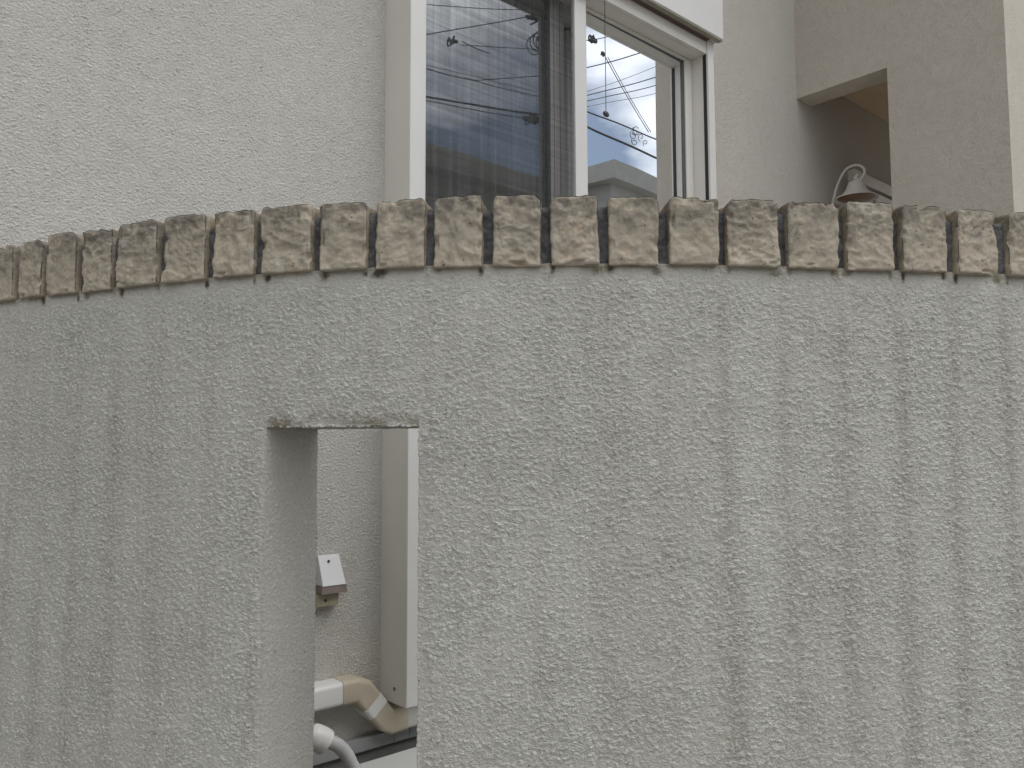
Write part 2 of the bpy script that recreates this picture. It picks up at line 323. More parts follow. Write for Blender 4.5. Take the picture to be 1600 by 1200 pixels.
def vnoise2(x, y, seed, sx, sy):
    r = np.random.default_rng(seed).random((256, 256)); x = x * sx + 100; y = y * sy + 100; i = np.floor(x).astype(int); j = np.floor(y).astype(int)
    f = x - i; g = y - j; f = f * f * (3 - 2 * f); g = g * g * (3 - 2 * g)
    q = lambda a, b: r[a % 256, b % 256]
    return (q(i, j) * (1 - f) + q(i + 1, j) * f) * (1 - g) + (q(i, j + 1) * (1 - f) + q(i + 1, j + 1) * f) * g
ARC = T * 2.62
stain_dark = np.zeros_like(T); push = np.zeros_like(T)
for k, j in enumerate(joints):
    jr = np.random.default_rng(100 + k); st = jr.uniform(.35, .62) * (1.1 if j > .03 else .5)
    wob = (vnoise1(Z, 200 + k, 4) - .5) * .016 * np.clip((.3 - Z) * 2, 0, 1)
    d = ARC - j * 2.62 - wob; wd = .010 + np.clip(.29 - Z, 0, 1) * .016
    L_ = jr.uniform(1.2, 3); prof = np.clip((.29 - Z) / .12, 0.3, 1) * np.clip(1.3 - (.29 - Z) / L_, .4, 1)
    stain_dark += .36 * st * np.exp(-(d / wd) ** 2) * prof * (.7 + .5 * vnoise1(Z, 300 + k, 5))
    for sg in (-1, 1):                                            # dark blots where water leaves the joint
        dd = ARC - j * 2.62 - sg * jr.uniform(.010, .014); zc = .2865 - jr.uniform(.0, .006)
        stain_dark += max(0, jr.uniform(-.8, 2.4)) * (.4 + vnoise2(ARC, Z, 60 + k, 400, 300)) * np.exp(-(dd / jr.uniform(.003, .010)) ** 2 - ((Z - zc) / jr.uniform(.004, .009)) ** 2)
    dj = ARC - j * 2.62 - jr.uniform(-.003, .003)
    push += jr.uniform(.002, .0055) * np.exp(-(dj / .0085) ** 2) * np.clip(np.exp(-((Z - .287) / .013) ** 2), 0, 1) * (.5 + vnoise2(ARC, Z, 40 + k, 300, 300))
stain_dark += .07 * np.clip((vnoise2(ARC, Z, 5, 42, 2.2) - .5) * 2, 0, 1) + .06 * np.clip((vnoise2(ARC, Z, 6, 110, 5) - .5) * 2, 0, 1)
stain_dark += .06 * np.clip((vnoise2(ARC, Z, 8, 7, 1.6) - .45) * 2, 0, 1)
inr = (ARC > TA * 2.62 + .0) & (ARC < TB * 2.62)
stain_dark += .55 * inr * np.exp(-((Z - ZT - .006) / .014) ** 2) * (Z > ZT - .001) * np.clip(1.6 * vnoise2(ARC, Z, 9, 30, 60) - .25, 0, 1)
stain_dark += .35 * np.exp(-((Z - .291) / .006) ** 2)  # even darker line along the wall top, just below the stones
stain_dark *= 1 + .25 * np.clip(-T / .5, -.3, 1)
rough = .30 + .70 * np.clip((.281 - Z) / .030, 0, 1) ** 1.0
hd = np.maximum(np.maximum(TA * 2.62 - ARC, ARC - TB * 2.62), Z - ZT)
rough *= np.where(hd > 0, np.clip(.3 + hd / .022, .3, 1), 1)
rough = rough * (.8 + .4 * vnoise2(ARC, Z, 12, 9, 9))
rr = R(T) - .012 + push + (vnoise2(ARC, Z, 14, 14, 10) - .5) * .0022
XY = P(T, rr); V = np.concatenate([XY.reshape(-1, 2), (Z + EYE).reshape(-1, 1)], 1)
idx = np.arange(nT * nZ).reshape(nT, nZ)
ia, ib = int(np.argmin(abs(th - TA))), int(np.argmin(abs(th - TB))); jb, jt = int(np.argmin(abs(zz - ZB))), int(np.argmin(abs(zz - ZT)))
keep = np.ones((nT - 1, nZ - 1), bool); keep[ia:ib, jb:jt] = False
Q = np.stack([idx[:-1, :-1], idx[1:, :-1], idx[1:, 1:], idx[:-1, 1:]], -1)[keep]
AT_s, AT_r = [stain_dark.ravel()], [rough.ravel()]
VV, FF = [V], [Q]; base = len(V)
ring = [(i, jb) for i in range(ia, ib)] + [(ib, j) for j in range(jb, jt)] + [(i, jt) for i in range(ib, ia, -1)] + [(ia, j) for j in range(jt, jb, -1)]
prev = np.array([idx[i, j] for i, j in ring]); rt = np.array([T[i, j] for i, j in ring]); rz = np.array([Z[i, j] for i, j in ring]); r0 = np.array([rr[i, j] for i, j in ring])
depths = np.linspace(0, WT, 74)[1:]
for dpt in depths:
    pts = np.concatenate([P(rt, r0 - dpt), (rz + EYE)[:, None]], 1); cur = base + np.arange(len(ring)); base += len(ring)
    VV.append(pts); FF.append(np.stack([prev, np.roll(prev, -1), np.roll(cur, -1), cur], -1))
    AT_s.append(np.full(len(ring), .02) + .25 * (abs(rz - ZT) < .002)); AT_r.append(np.full(len(ring), .6) * np.clip(.8 + dpt * 20, 0, 1)); prev = cur
# back face, top, ends (coarse)
tb = snap(np.r_[np.arange(TH_END0, TH_END1, .012), TH_END1], (TA, TB)); zb = snap(np.r_[np.arange(-EYE, .294, .04), .294], (ZT, ZB))
T2, Z2 = np.meshgrid(tb, zb, indexing='ij'); V2 = np.concatenate([P(T2, R(T2) - .012 - WT).reshape(-1, 2), (Z2 + EYE).reshape(-1, 1)], 1)
id2 = base + np.arange(T2.size).reshape(T2.shape); base += T2.size
k2 = np.ones((len(tb) - 1, len(zb) - 1), bool); k2[np.argmin(abs(tb - TA)):np.argmin(abs(tb - TB)), np.argmin(abs(zb - ZB)):np.argmin(abs(zb - ZT))] = False
VV.append(V2); FF.append(np.stack([id2[:-1, :-1], id2[:-1, 1:], id2[1:, 1:], id2[1:, :-1]], -1)[k2]); AT_s.append(np.full(T2.size, .2)); AT_r.append(np.full(T2.size, 1.))
vt = np.concatenate([np.c_[P(tb, R(tb) - .012), np.full(len(tb), .294 + EYE)], np.c_[P(tb, R(tb) - .012 - WT), np.full(len(tb), .294 + EYE)]]); a_ = base + np.arange(len(tb)); b_ = a_ + len(tb); base += 2 * len(tb)
VV.append(vt); FF.append(np.stack([a_[:-1], a_[1:], b_[1:], b_[:-1]], -1)); AT_s.append(np.zeros(len(vt))); AT_r.append(np.zeros(len(vt)))
for e, sg in ((TH_END0, 1), (TH_END1, -1)):
    q = np.array([[*P(e, R(e) - .012), 0], [*P(e, R(e) - .012 - WT), 0], [*P(e, R(e) - .012 - WT), .294 + EYE], [*P(e, R(e) - .012), .294 + EYE]])
    f = base + np.arange(4); base += 4; VV.append(q); FF.append((f if sg < 0 else f[::-1])[None]); AT_s.append(np.zeros(4)); AT_r.append(np.zeros(4))
gx, gy = P(0., R(0.))
gw = empty('garden_wall', (gx, gy, 0), label='curved off-white stucco garden wall with stained streaks, a tall slit opening and rough coping stones', cat='garden wall')
VA = np.concatenate(VV) - np.array([gx, gy, 0])
me = npmesh('wall_body', VA, np.concatenate(FF)); fattr(me, 'stain_dark', np.concatenate(AT_s)); fattr(me, 'rough', np.concatenate(AT_r))
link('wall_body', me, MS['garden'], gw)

def stone_mesh(w, h, d, seed):
    rg = random.Random(seed); so = Vector((rg.uniform(0, 99), rg.uniform(0, 99), rg.uniform(0, 99)))
    nx, ny, nz_ = max(20, int(w / .0018)), 22, int(h / .0018)
    xs = [w * (i / nx - .5) for i in range(nx + 1)]; ys = [d * (i / ny) ** 1.6 for i in range(ny + 1)]; zs = [h * k / nz_ for k in range(nz_ + 1)]
    rc = {(-1, 1): rg.uniform(.006, .013), (1, 1): rg.uniform(.006, .013), (-1, 0): rg.uniform(.002, .004), (1, 0): rg.uniform(.002, .005)}
    lean = rg.uniform(-.02, .02); tilt = rg.uniform(-.018, .018); amp = rg.uniform(.0014, .0034); fr = rg.uniform(18, 34); ang = rg.uniform(-.9, .9)
    ca, sa = math.cos(ang), math.sin(ang); rg_an = rg.uniform(1.0, 1.7)
    ids = {}; verts = []; cx = w / 2
    def vert(i, j, k):
        key = (i, j, k)
        if key in ids: return ids[key]
        x, y, z = xs[i], ys[j], zs[k]
        sx_ = -1 if x < 0 else 1; tz = 1 if z > h / 2 else 0; r = rc[(sx_, tz)]; ry = .0035
        # round the silhouette corners (x,z) and, less, the arris against the front face
        qx = max(-cx + r, min(cx - r, x)); qz = max(r, min(h - r, z)); dx, dz = x - qx, z - qz; L = math.hypot(dx, dz)
        if L > r: x, z = qx + dx / L * r, qz + dz / L * r
        edge = min(cx - abs(x), z, h - z)
        if y < .012 and edge < ry: y = max(y, ry - math.sqrt(max(0, ry * ry - (ry - max(edge, 0)) ** 2))) if j == 0 else y
        p = Vector((x, y, z)) + so
        pr = Vector((p.x * ca + p.z * sa, p.y, (-p.x * sa + p.z * ca) * rg_an))
        f = max(0, 1 - y / .03)
        n1 = mnoise.fractal(pr * fr, .9, 2.1, 3); n1r = 1 - abs(n1) * 2.2; n2_ = mnoise.noise(p * 62); n3 = mnoise.noise(p * 150); n4 = mnoise.noise(p * 14)
        fade = min(1, max(edge, 0) / .010)
        dy = -(amp * (n1r - .35) * (.25 + .75 * fade) + .0020 * n2_ + .0009 * n3 + .004 * n4) * f
        side = .0016 * n2_ + .0007 * n3 + .0022 * n4
        x2 = x + (side if x > 0 else -side) * (1 if abs(x) > cx * .7 else 0) + lean * (z - h / 2); z2 = z + (side * 1.2 if z > h * .7 else 0) + tilt * x
        chip = mnoise.noise(p * 40 + Vector((7, 3, 1)))
        if chip > .25 and edge < .008: dy += (chip - .25) * .02 * f; z2 -= (chip - .25) * .012 if z > h * .8 else 0
        verts.append((x2, max(-.012, y + dy) if j < ny else y, z2)); ids[key] = len(verts) - 1; return ids[key]
    faces = []
    for i in range(nx):
        for k in range(nz_):
            faces.append((vert(i, 0, k), vert(i + 1, 0, k), vert(i + 1, 0, k + 1), vert(i, 0, k + 1)))
            faces.append((vert(i, ny, k), vert(i, ny, k + 1), vert(i + 1, ny, k + 1), vert(i + 1, ny, k)))
    for i in range(nx):
        for j in range(ny):
            faces.append((vert(i, j, nz_), vert(i + 1, j, nz_), vert(i + 1, j + 1, nz_), vert(i, j + 1, nz_)))
            faces.append((vert(i, j, 0), vert(i, j + 1, 0), vert(i + 1, j + 1, 0), vert(i + 1, j, 0)))
    for j in range(ny):
        for k in range(nz_):
            faces.append((vert(nx, j, k), vert(nx, j + 1, k), vert(nx, j + 1, k + 1), vert(nx, j, k + 1)))
            faces.append((vert(0, j, k), vert(0, j, k + 1), vert(0, j + 1, k + 1), vert(0, j + 1, k)))
    return npmesh('coping_stone', np.array(verts), np.array(faces))
for k, (a, b, z0, z1) in enumerate(STONES):
    if a > .35: z0, z1 = .2905, .405
    tm = (a + b) / 2; r = float(R(tm)); wd = (b - a) * r
    me = stone_mesh(wd, z1 - z0, .205, 500 + k)
    px, py = P(tm, r)
    link('coping_stone', me, MS['stone'], gw, (px - gx, py - gy, z0 + EYE), tm)
# mortar bed between the stones
tm_ = np.arange(TH_END0 + .003, TH_END1 - .004, .0016); prof = []
rgm = np.random.default_rng(3); jd = np.interp(tm_, joints, rgm.uniform(.012, .019, len(joints))); jh = np.interp(tm_, joints, rgm.uniform(.382, .3925, len(joints)))
zl = np.linspace(0, 1, 46)
cols_ = []
for q in range(46): cols_.append(np.c_[P(tm_, R(tm_) - jd + (vnoise2(tm_ * 2.62, np.full_like(tm_, zl[q] * .1), 77, 180, 180) - .5) * .004 - .004 * (q > 42) * (q - 42) / 3), .2895 + zl[q] * (jh - .2895) + EYE])
for q in range(1, 16): cols_.append(np.c_[P(tm_, R(tm_) - jd - .004 - .165 * q / 15), jh + EYE + (vnoise2(tm_ * 2.62, np.full_like(tm_, q * .01), 78, 150, 150) - .5) * .004])
cols_.append(np.c_[P(tm_, R(tm_) - jd - .169), np.full(len(tm_), .2895 + EYE)])
G = np.stack(cols_, 1); gi = np.arange(G.shape[0] * G.shape[1]).reshape(G.shape[:2])
me = npmesh('mortar', G.reshape(-1, 3) - np.array([gx, gy, 0]), np.stack([gi[:-1, :-1], gi[1:, :-1], gi[1:, 1:], gi[:-1, 1:]], -1).reshape(-1, 4))
link('mortar', me, MS['mortar'], gw)

# ---------------------------------------------------------------- house frame: s along the facade, o outwards, z above the eye
K = 1.051
AZ = 0.8491933; P0 = np.array([-0.3606048, 2.52437402]) * K; D1 = np.array([math.sin(AZ), math.cos(AZ)]); N1 = np.array([D1[1], -D1[0]])
RZ = math.atan2(D1[1], D1[0]); ZG = -EYE / K
def hp(s, o, z): return (s * K, -o * K, z * K + EYE)              # in the house's own frame
def HB(bm, s0, s1, o0, o1, z0, z1):
    x0, y0, c0 = hp(s0, o1, z0); x1, y1, c1 = hp(s1, o0, z1); box(bm, x0, x1, y0, y1, c0, c1)
def hroot(name, s, o, z, **k):
    x, y, c = hp(s, o, z); e = empty(name, (P0[0] + D1[0] * x + (-N1[0]) * y, P0[1] + D1[1] * x + (-N1[1]) * y, c), RZ, **k); e['_o'] = [x, y, c]; return e
def hobj(name, bm, m, parent, **k):
    org = Vector(parent['_o'] if '_o' in parent else (0, 0, 0))
    bmesh.ops.translate(bm, verts=bm.verts, vec=-org); return obj(name, bm, m, parent, **k)
def hsub(name, bm, m, part, root, **k):                           # sub-part: same local frame as its part
    org = Vector(root['_o']); bmesh.ops.translate(bm, verts=bm.verts, vec=-org); return obj(name, bm, m, part, **k)
house = hroot('house', 0, 0, ZG, label='cream stucco house behind the curved wall, with a sliding window and a recessed porch', cat='house')
HO = np.array(list(house['_o']))
def hgrid(name, sv, zv, holes, o, m, part=house):
    S_, Zz = np.meshgrid(sv, zv, indexing='ij'); V = np.stack([S_ * K, np.full_like(S_, -o * K), Zz * K + EYE], -1).reshape(-1, 3) - HO
    ix = np.arange(S_.size).reshape(S_.shape); kp = np.ones((len(sv) - 1, len(zv) - 1), bool)
    sm = (sv[:-1] + sv[1:]) / 2; zm = (zv[:-1] + zv[1:]) / 2
    for s0, s1, z0, z1 in holes: kp[np.ix_((sm > s0) & (sm < s1), (zm > z0) & (zm < z1))] = False
    return link(name, npmesh(name, V, np.stack([ix[:-1, :-1], ix[1:, :-1], ix[1:, 1:], ix[:-1, 1:]], -1)[kp]), m, part)
zf = np.r_[ZG, -1.2, np.arange(-.875, 2.25, .0034), 2.6, 4.4]
hgrid('facade', np.r_[-4, -2.5, -1.8, np.arange(-1.3, -.02, .0034), -.02], zf, [], 0, MS['house'])
hgrid('facade', np.r_[-.02, .5, 1.0, 1.52, np.arange(1.6, 7.5, .1)], np.r_[ZG, -.9, -.7, 0, .5, 1.2, 1.74, 1.9, 2.6, 4.4], [(-.02, 1.52, -.7, 1.74)], -.0015, MS['house_far'])
# porch walls
bm = bmesh.new()
Lp = [(-.02, 1.836), (.478, 1.836), (.478, ZG), (.995, ZG), (.995, 4.4), (-.02, 4.4)]
fr_ = [bm.verts.new(hp(2.517, o, z)) for o, z in Lp]; bk = [bm.verts.new(hp(2.667, o, z)) for o, z in Lp]
bm.faces.new(fr_); bm.faces.new(bk[::-1])
for i in range(6): bm.faces.new((fr_[i], bk[i], bk[(i + 1) % 6], fr_[(i + 1) % 6]))
HB(bm, 2.6675, 4.2, .845, .995, ZG, 4.4)
hobj('porch_wall', bm, MS['porch'], house)
bm = bmesh.new(); HB(bm, 2.668, 5.0, 0.002, .843, 2.0, 2.2); hobj('porch_ceiling', bm, MS['ceiling'], house)
bm = bmesh.new(); HB(bm, 2.668, 5.3, 0.002, .843, -.75, -.6); hobj('porch_floor', bm, MS['tile'], house)
bm = bmesh.new(); HB(bm, -4, 7.4, -7, -.02, 4.4, 4.6); HB(bm, -4.2, 7.6, -7.2, 1.1, 4.6, 4.75); hobj('roof', bm, MS['roof'], house)
bm = bmesh.new(); HB(bm, -4, 7.4, -7, -6.8, ZG, 4.4); HB(bm, -4, -3.85, -6.8, -.02, ZG, 4.4); HB(bm, 7.25, 7.4, -6.8, -.02, ZG, 4.4); hobj('side_walls', bm, MS['house_far'], house)
bm = bmesh.new(); HB(bm, -4, 1.9, -.03, .012, ZG - .1, -.886); hobj('foundation', bm, MS['concrete'], house)
bm = bmesh.new(); HB(bm, -4, -.02, 0.0, .028, -.893, -.856); HB(bm, -.0185, .035, 0, .028, -.893, -.856); HB(bm, .0365, 1.9, 0, .028, -.893, -.856); hobj('base_flashing', bm, MS['flash'], house, bevel=.002)
# dark room behind the window
bm = bmesh.new()
for q in ((-.3, 1.85, -3.1, -3.0, -1, 2.2), (-.35, -.3, -3.1, -.11, -1, 2.2), (1.85, 1.9, -3.1, -.11, -1, 2.2), (-.3, 1.85, -3.0, -.11, -1.05, -.95), (-.3, 1.85, -3.0, -.11, 2.15, 2.2),
          (-.3, -.021, -.16, -.11, -.95, 2.15), (1.521, 1.85, -.16, -.11, -.95, 2.15), (-.021, 1.521, -.16, -.11, 1.741, 2.15), (-.021, 1.521, -.16, -.11, -.95, -.721)): HB(bm, *q)
hobj('room_lining', bm, MS['room'], house)
# window: frame > sashes, panes, insect screen
bm = bmesh.new()
HB(bm, -.021, 1.521, -.11, .118, 1.700, 1.741); HB(bm, -.021, 1.521, -.11, .118, -.735, -.70)
HB(bm, -.021, -.0005, -.11, .118, -.699, 1.699); HB(bm, 1.5005, 1.521, -.11, .118, -.699, 1.699)
win = hobj('window', bm, MS['cream'], house, bevel=.002)
def frame_bm(s0, s1, z0, z1, wl, wr, wt, wb, o0, o1):
    bm = bmesh.new(); HB(bm, s0, s0 + wl, o0, o1, z0, z1); HB(bm, s1 - wr, s1, o0, o1, z0, z1)
    HB(bm, s0 + wl, s1 - wr, o0, o1 - .001, z1 - wt, z1); HB(bm, s0 + wl, s1 - wr, o0, o1 - .001, z0, z0 + wb); return bm
hsub('sash', frame_bm(.765, 1.4995, -.699, 1.6985, .055, .048, .012, .05, .030, .058), MS['cream'], win, house, bevel=.0015)
tag(hsub('sash', frame_bm(.001, .735, -.699, 1.6985, .05, .075, .012, .05, -.012, .018), MS['sash_dark'], win, house, bevel=.0015), label='grey sash seen through the insect screen')
bm = bmesh.new()
for q in ((.8195, .8225, .0445, .0475, -.649, 1.687), (1.449, 1.4522, .044, .0515, -.649, 1.687), (.8225, 1.449, .043, .050, 1.6845, 1.687), (.659, .661, .0, .0195, -.649, 1.687), (.680, .682, .0, .0195, -.69, 1.69), (.712, .7135, .0, .0195, -.69, 1.69)): HB(bm, *q)
hsub('gasket', bm, MS['gasket'], win, house)
def pane(s0, s1, z0, z1, o, rot):
    bm = bmesh.new(); cx = (s0 + s1) / 2; hw = (s1 - s0) / 2; x, y = hw * math.cos(rot), hw * math.sin(rot)     # hung a hair out of true
    bm.faces.new([bm.verts.new(hp(cx + sg * x, o - sg * y, z)) for sg, z in ((-1, z0), (1, z0), (1, z1), (-1, z1))])
    return hsub('pane', bm, MS['glass'], win, house)
ROT_R, ROT_L = 0.009, 0.0
pane(.8215, 1.4505, -.65, 1.686, .045, ROT_R); pane(.0505, .6605, -.65, 1.686, .004, ROT_L)
scr = hsub('screen_frame', frame_bm(.001, .770, -.698, 1.6975, .03, .0625, .012, .03, .086, .104), MS['white'], win, house, bevel=.002)
bm = bmesh.new(); v = [bm.verts.new(hp(s, .095, z)) for s, z in ((.03, -.67), (.709, -.67), (.709, 1.688), (.03, 1.688))]; bm.faces.new(v)
hsub('screen_mesh', bm, MS['screen'], win, house)
# rolling shutter box, guide rails, header
bm = bmesh.new(); HB(bm, -.02, 1.4995, .1195, .138, 1.700, 1.728); HB(bm, -.02, 1.4995, .1195, .136, 1.7295, 1.757); hobj('shutter_header', bm, MS['cream'], house, bevel=.0015)
bm = bmesh.new(); prof_ = [(.0, 1.765), (.186, 1.765), (.186, 1.965), (.15, 2.02), (.0, 2.03)]
e0 = [bm.verts.new(hp(-.075, o, z)) for o, z in prof_]; e1 = [bm.verts.new(hp(1.560, o, z)) for o, z in prof_]; bm.faces.new(e0); bm.faces.new(e1[::-1])
for i in range(5): bm.faces.new((e0[i], e1[i], e1[(i + 1) % 5], e0[(i + 1) % 5]))
sbx = hobj('shutter_box', bm, MS['white'], house, bevel=.003)
bm = bmesh.new(); HB(bm, -.07, 1.555, .160, .184, 1.7575, 1.7645); hsub('seal_strip', bm, MS['lip'], sbx, house)
bm = bmesh.new(); HB(bm, 0, 1.50, .140, .159, 1.7580, 1.7645); hsub('shutter_slat', bm, MS['brown_slot'], sbx, house)
for s0, s1 in ((-.055, -.0008), (1.5008, 1.546)):
    bm = bmesh.new(); HB(bm, s0, s1, 0, .141, -.76, 1.7645 if s0 > 0 else 1.7635)
    rail = hobj('shutter_rail', bm, MS['cream'], house, bevel=.003)
    bm = bmesh.new(); HB(bm, s0 + .001, s1 - .001, .1405, .1435, -.758, 1.762); hsub('rail_cover', bm, MS['white'], rail, house, bevel=.001)
    if s0 > 0:
        bm = bmesh.new(); HB(bm, s0 - .002, s0 + .004, .118, .134, -.69, 1.699); hsub('rail_groove', bm, MS['dark'], rail, house)
    else:
        bm = bmesh.new(); lathe(bm, [(0, .003), (.0035, .003), (.006, .001), (.006, 0)], (0, 0, 0), 12)
        bmesh.ops.rotate(bm, verts=bm.verts, cent=(0, 0, 0), matrix=Matrix.Rotation(-math.pi / 2, 3, 'Y')); bmesh.ops.translate(bm, verts=bm.verts, vec=hp(s0 - .0005, .082, -.717))
        hsub('screw', bm, MS['steel'], rail, house, smooth=True)
# front door in the porch
bm = bmesh.new(); HB(bm, 3.06, 4.1, 0.001, .045, 1.502, 1.565); HB(bm, 3.06, 3.14, .001, .045, -.6, 1.501); HB(bm, 4.02, 4.1, .001, .045, -.6, 1.501)
door = hobj('front_door', bm, MS['cream'], house, bevel=.002)
bm = bmesh.new(); HB(bm, 3.141, 4.019, .002, .012, -.6, 1.5015); hsub('door_gap', bm, MS['dark'], door, house)
bm = bmesh.new(); HB(bm, 3.152, 3.318, .003, .032, -.59, 1.488); HB(bm, 3.342, 4.01, .003, .038, -.59, 1.484); hsub('door_panel', bm, MS['cream'], door, house, bevel=.002)

# ---------------------------------------------------------------- curtains
def curtain(s0, s1, o, amp, wl, seed, label):
    n = int((s1 - s0) / .0035); ss = np.linspace(s0, s1, n); zs = np.linspace(-.70, 1.69, 14); r = np.random.default_rng(seed)
    ph = np.cumsum(np.full(n, (s1 - s0) / n / wl * 2 * math.pi) * (1 + .9 * (vnoise1(ss, seed, 7) - .5)))
    off = amp * (np.sin(ph) + .35 * np.sin(2.3 * ph + 1)) + .15 * amp * np.sin(ph * 6.1)
    root = hroot('curtain', (s0 + s1) / 2, o, -.70, label=label, cat='curtain', group='sheer curtains behind the window'); ro = np.array(list(root['_o']))
    S_, Zz = np.meshgrid(ss, zs, indexing='ij'); O = o + off[:, None] * (1 + .25 * np.sin(Zz * 3 + ss[:, None] * 9))
    V = np.stack([S_ * K, -O * K, Zz * K + EYE], -1).reshape(-1, 3) - ro; ix = np.arange(S_.size).reshape(S_.shape)
    me = npmesh('curtain', V, np.stack([ix[:-1, :-1], ix[1:, :-1], ix[1:, 1:], ix[:-1, 1:]], -1).reshape(-1, 4)); me.materials.append(MS['sheer'])
    o_ = bpy.data.objects.new('curtain', me); col.objects.link(o_); o_.location = root.location; o_.rotation_euler = root.rotation_euler
    for k_ in ('label', 'category', 'group'): o_[k_] = root[k_]
    bpy.data.objects.remove(root); return o_
curtain(.0, .78, -.095, .030, .085, 21, 'pale sheer curtain in wide folds behind the darker, screened left half of the window')
curtain(.795, 1.50, -.095, .028, .075, 22, 'pale sheer curtain behind the bright right half of the window')

# ---------------------------------------------------------------- fittings on the house
# pull cord
pc = hroot('pull_cord', .85, .132, 1.25, label='thin dark pull cord with an oval knob hanging in front of the right window half', cat='pull cord')
bm = bmesh.new(); tube(bm, [hp(.8465, .131, 1.262), hp(.847, .131, 1.4), hp(.846, .131, 1.55), hp(.8472, .131, 1.699)], .0016, 6); hobj('cord', bm, MS['wire'], pc)
bm = bmesh.new(); kx = Vector(hp(.8465, .131, 1.252)); bmesh.ops.create_uvsphere(bm, u_segments=16, v_segments=10, radius=.0165)
bmesh.ops.scale(bm, verts=bm.verts, vec=(1, .55, .68)); bmesh.ops.rotate(bm, verts=bm.verts, cent=(0, 0, 0), matrix=Matrix.Rotation(.25, 3, 'Y')); bmesh.ops.translate(bm, verts=bm.verts, vec=kx); hobj('knob', bm, MS['wire'], pc, smooth=True)
# vent hood seen through the slit
vh = hroot('vent_hood', -.238, 0, -.46, label='small white sloping vent hood with a dirty brown lip, seen through the slit', cat='vent hood')
bm = bmesh.new(); hexa(bm, [hp(-.276, .004, -.400), hp(-.276, .052, -.400), hp(-.203, .052, -.400), hp(-.203, .004, -.400), hp(-.273, .004, -.318), hp(-.273, .014, -.320), hp(-.206, .014, -.320), hp(-.206, .004, -.318)]); hobj('hood_cover', bm, MS['hood'], vh, bevel=.002)
bm = bmesh.new(); HB(bm, -.278, -.199, .004, .050, -.423, -.4015); hobj('hood_lip', bm, MS['hood_dirty'], vh, bevel=.0015)
bm = bmesh.new(); HB(bm, -.285, -.214, .004, .030, -.460, -.4245); hobj('bracket', bm, MS['hood_cream'], vh, bevel=.003)
for s, o, z in ((-.244, .0235, -.335), (-.256, .0305, -.443)):
    bm = bmesh.new(); lathe(bm, [(0, .002), (.0035, .002), (.0045, 0)], (0, 0, 0), 10); bmesh.ops.rotate(bm, verts=bm.verts, cent=(0, 0, 0), matrix=Matrix.Rotation(math.pi / 2, 3, 'X')); bmesh.ops.translate(bm, verts=bm.verts, vec=hp(s, o, z)); hobj('screw', bm, MS['dark'], vh, smooth=True)
# air conditioner duct: rounded-rectangle sections along a path in the wall plane
def ductseg(path, hh, o0, o1, rad=.014):
    bm = bmesh.new(); rings = []; P_ = [Vector((p[0], p[1])) for p in path]
    for i, p in enumerate(P_):
        t = (P_[min(i + 1, len(P_) - 1)] - P_[max(i - 1, 0)]).normalized(); nrm = Vector((-t.y, t.x))
        if 0 < i < len(P_) - 1:
            t0 = (P_[i] - P_[i - 1]).normalized(); nrm = nrm / max(.5, abs(nrm.dot(Vector((-t0.y, t0.x)))))
        ring = []
        for (u, v) in [(-hh, o0), (hh, o0)] + [(hh - rad + rad * math.sin(a), o1 - rad + rad * math.cos(a)) for a in [math.pi / 2 * (1 - k / 5) for k in range(6)]] + [(-hh + rad - rad * math.sin(a), o1 - rad + rad * math.cos(a)) for a in [math.pi / 2 * k / 5 for k in range(6)]]:
            q = p + nrm * u; ring.append(bm.verts.new(hp(q.x, v, q.y)))
        rings.append(ring)
    n = len(rings[0])
    for a, b in zip(rings, rings[1:]):
        for k in range(n): bm.faces.new((a[k], a[(k + 1) % n], b[(k + 1) % n], b[k]))
    bm.faces.new(rings[0]); bm.faces.new(rings[-1][::-1]); return bm
ac_d = hroot('duct', -.2, 0, -.86, label='white and yellowed air conditioner pipe duct stepping down along the house base', cat='pipe duct')
hobj('straight_section', ductseg([(-1.0, -.705), (-.212, -.705)], .033, .003, .064), MS['duct'], ac_d, smooth=True)
hobj('elbow', ductseg([(-.214, -.705), (-.165, -.705), (-.145, -.713), (-.108, -.757)], .0345, .002, .066), MS['elbow'], ac_d, smooth=True)
tag(hobj('coupling', ductseg([(-.116, -.7475), (-.094, -.774)], .0365, .0015, .068), MS['duct'], ac_d, smooth=True), label='white coupling between the two yellowed elbows')
hobj('elbow', ductseg([(-.100, -.767), (-.063, -.811), (-.045, -.820), (.005, -.820)], .0345, .002, .066), MS['elbow'], ac_d, smooth=True)
hobj('straight_section', ductseg([(.0045, -.820), (1.1, -.820)], .033, .003, .064), MS['grey_duct'], ac_d, smooth=True)
# outdoor unit
au = hroot('outdoor_unit', .2, .25, ZG, label='pale flat top of an air conditioner unit standing against the house base', cat='air conditioner')
bm = bmesh.new(); HB(bm, -.22, .58, .10, .40, -1.40, -.912); hobj('casing', bm, MS['ac'], au, bevel=.006)
bm = bmesh.new(); HB(bm, -.225, .585, .098, .405, -.911, -.893); hobj('top_cover', bm, MS['ac'], au, bevel=.005)
for s in (-.14, .46):
    bm = bmesh.new(); HB(bm, s, s + .06, .11, .39, ZG, -1.401); hobj('foot', bm, MS['dark'], au, bevel=.004)
bm = bmesh.new()
for i in range(14): lathe(bm, [(.02 + i * .011, 0), (.023 + i * .011, 0)], (0, 0, 0), 24)
bmesh.ops.rotate(bm, verts=bm.verts, cent=(0, 0, 0), matrix=Matrix.Rotation(math.pi / 2, 3, 'X')); bmesh.ops.translate(bm, verts=bm.verts, vec=hp(.08, .4015, -1.15)); hobj('fan_grille', bm, MS['steel'], au)
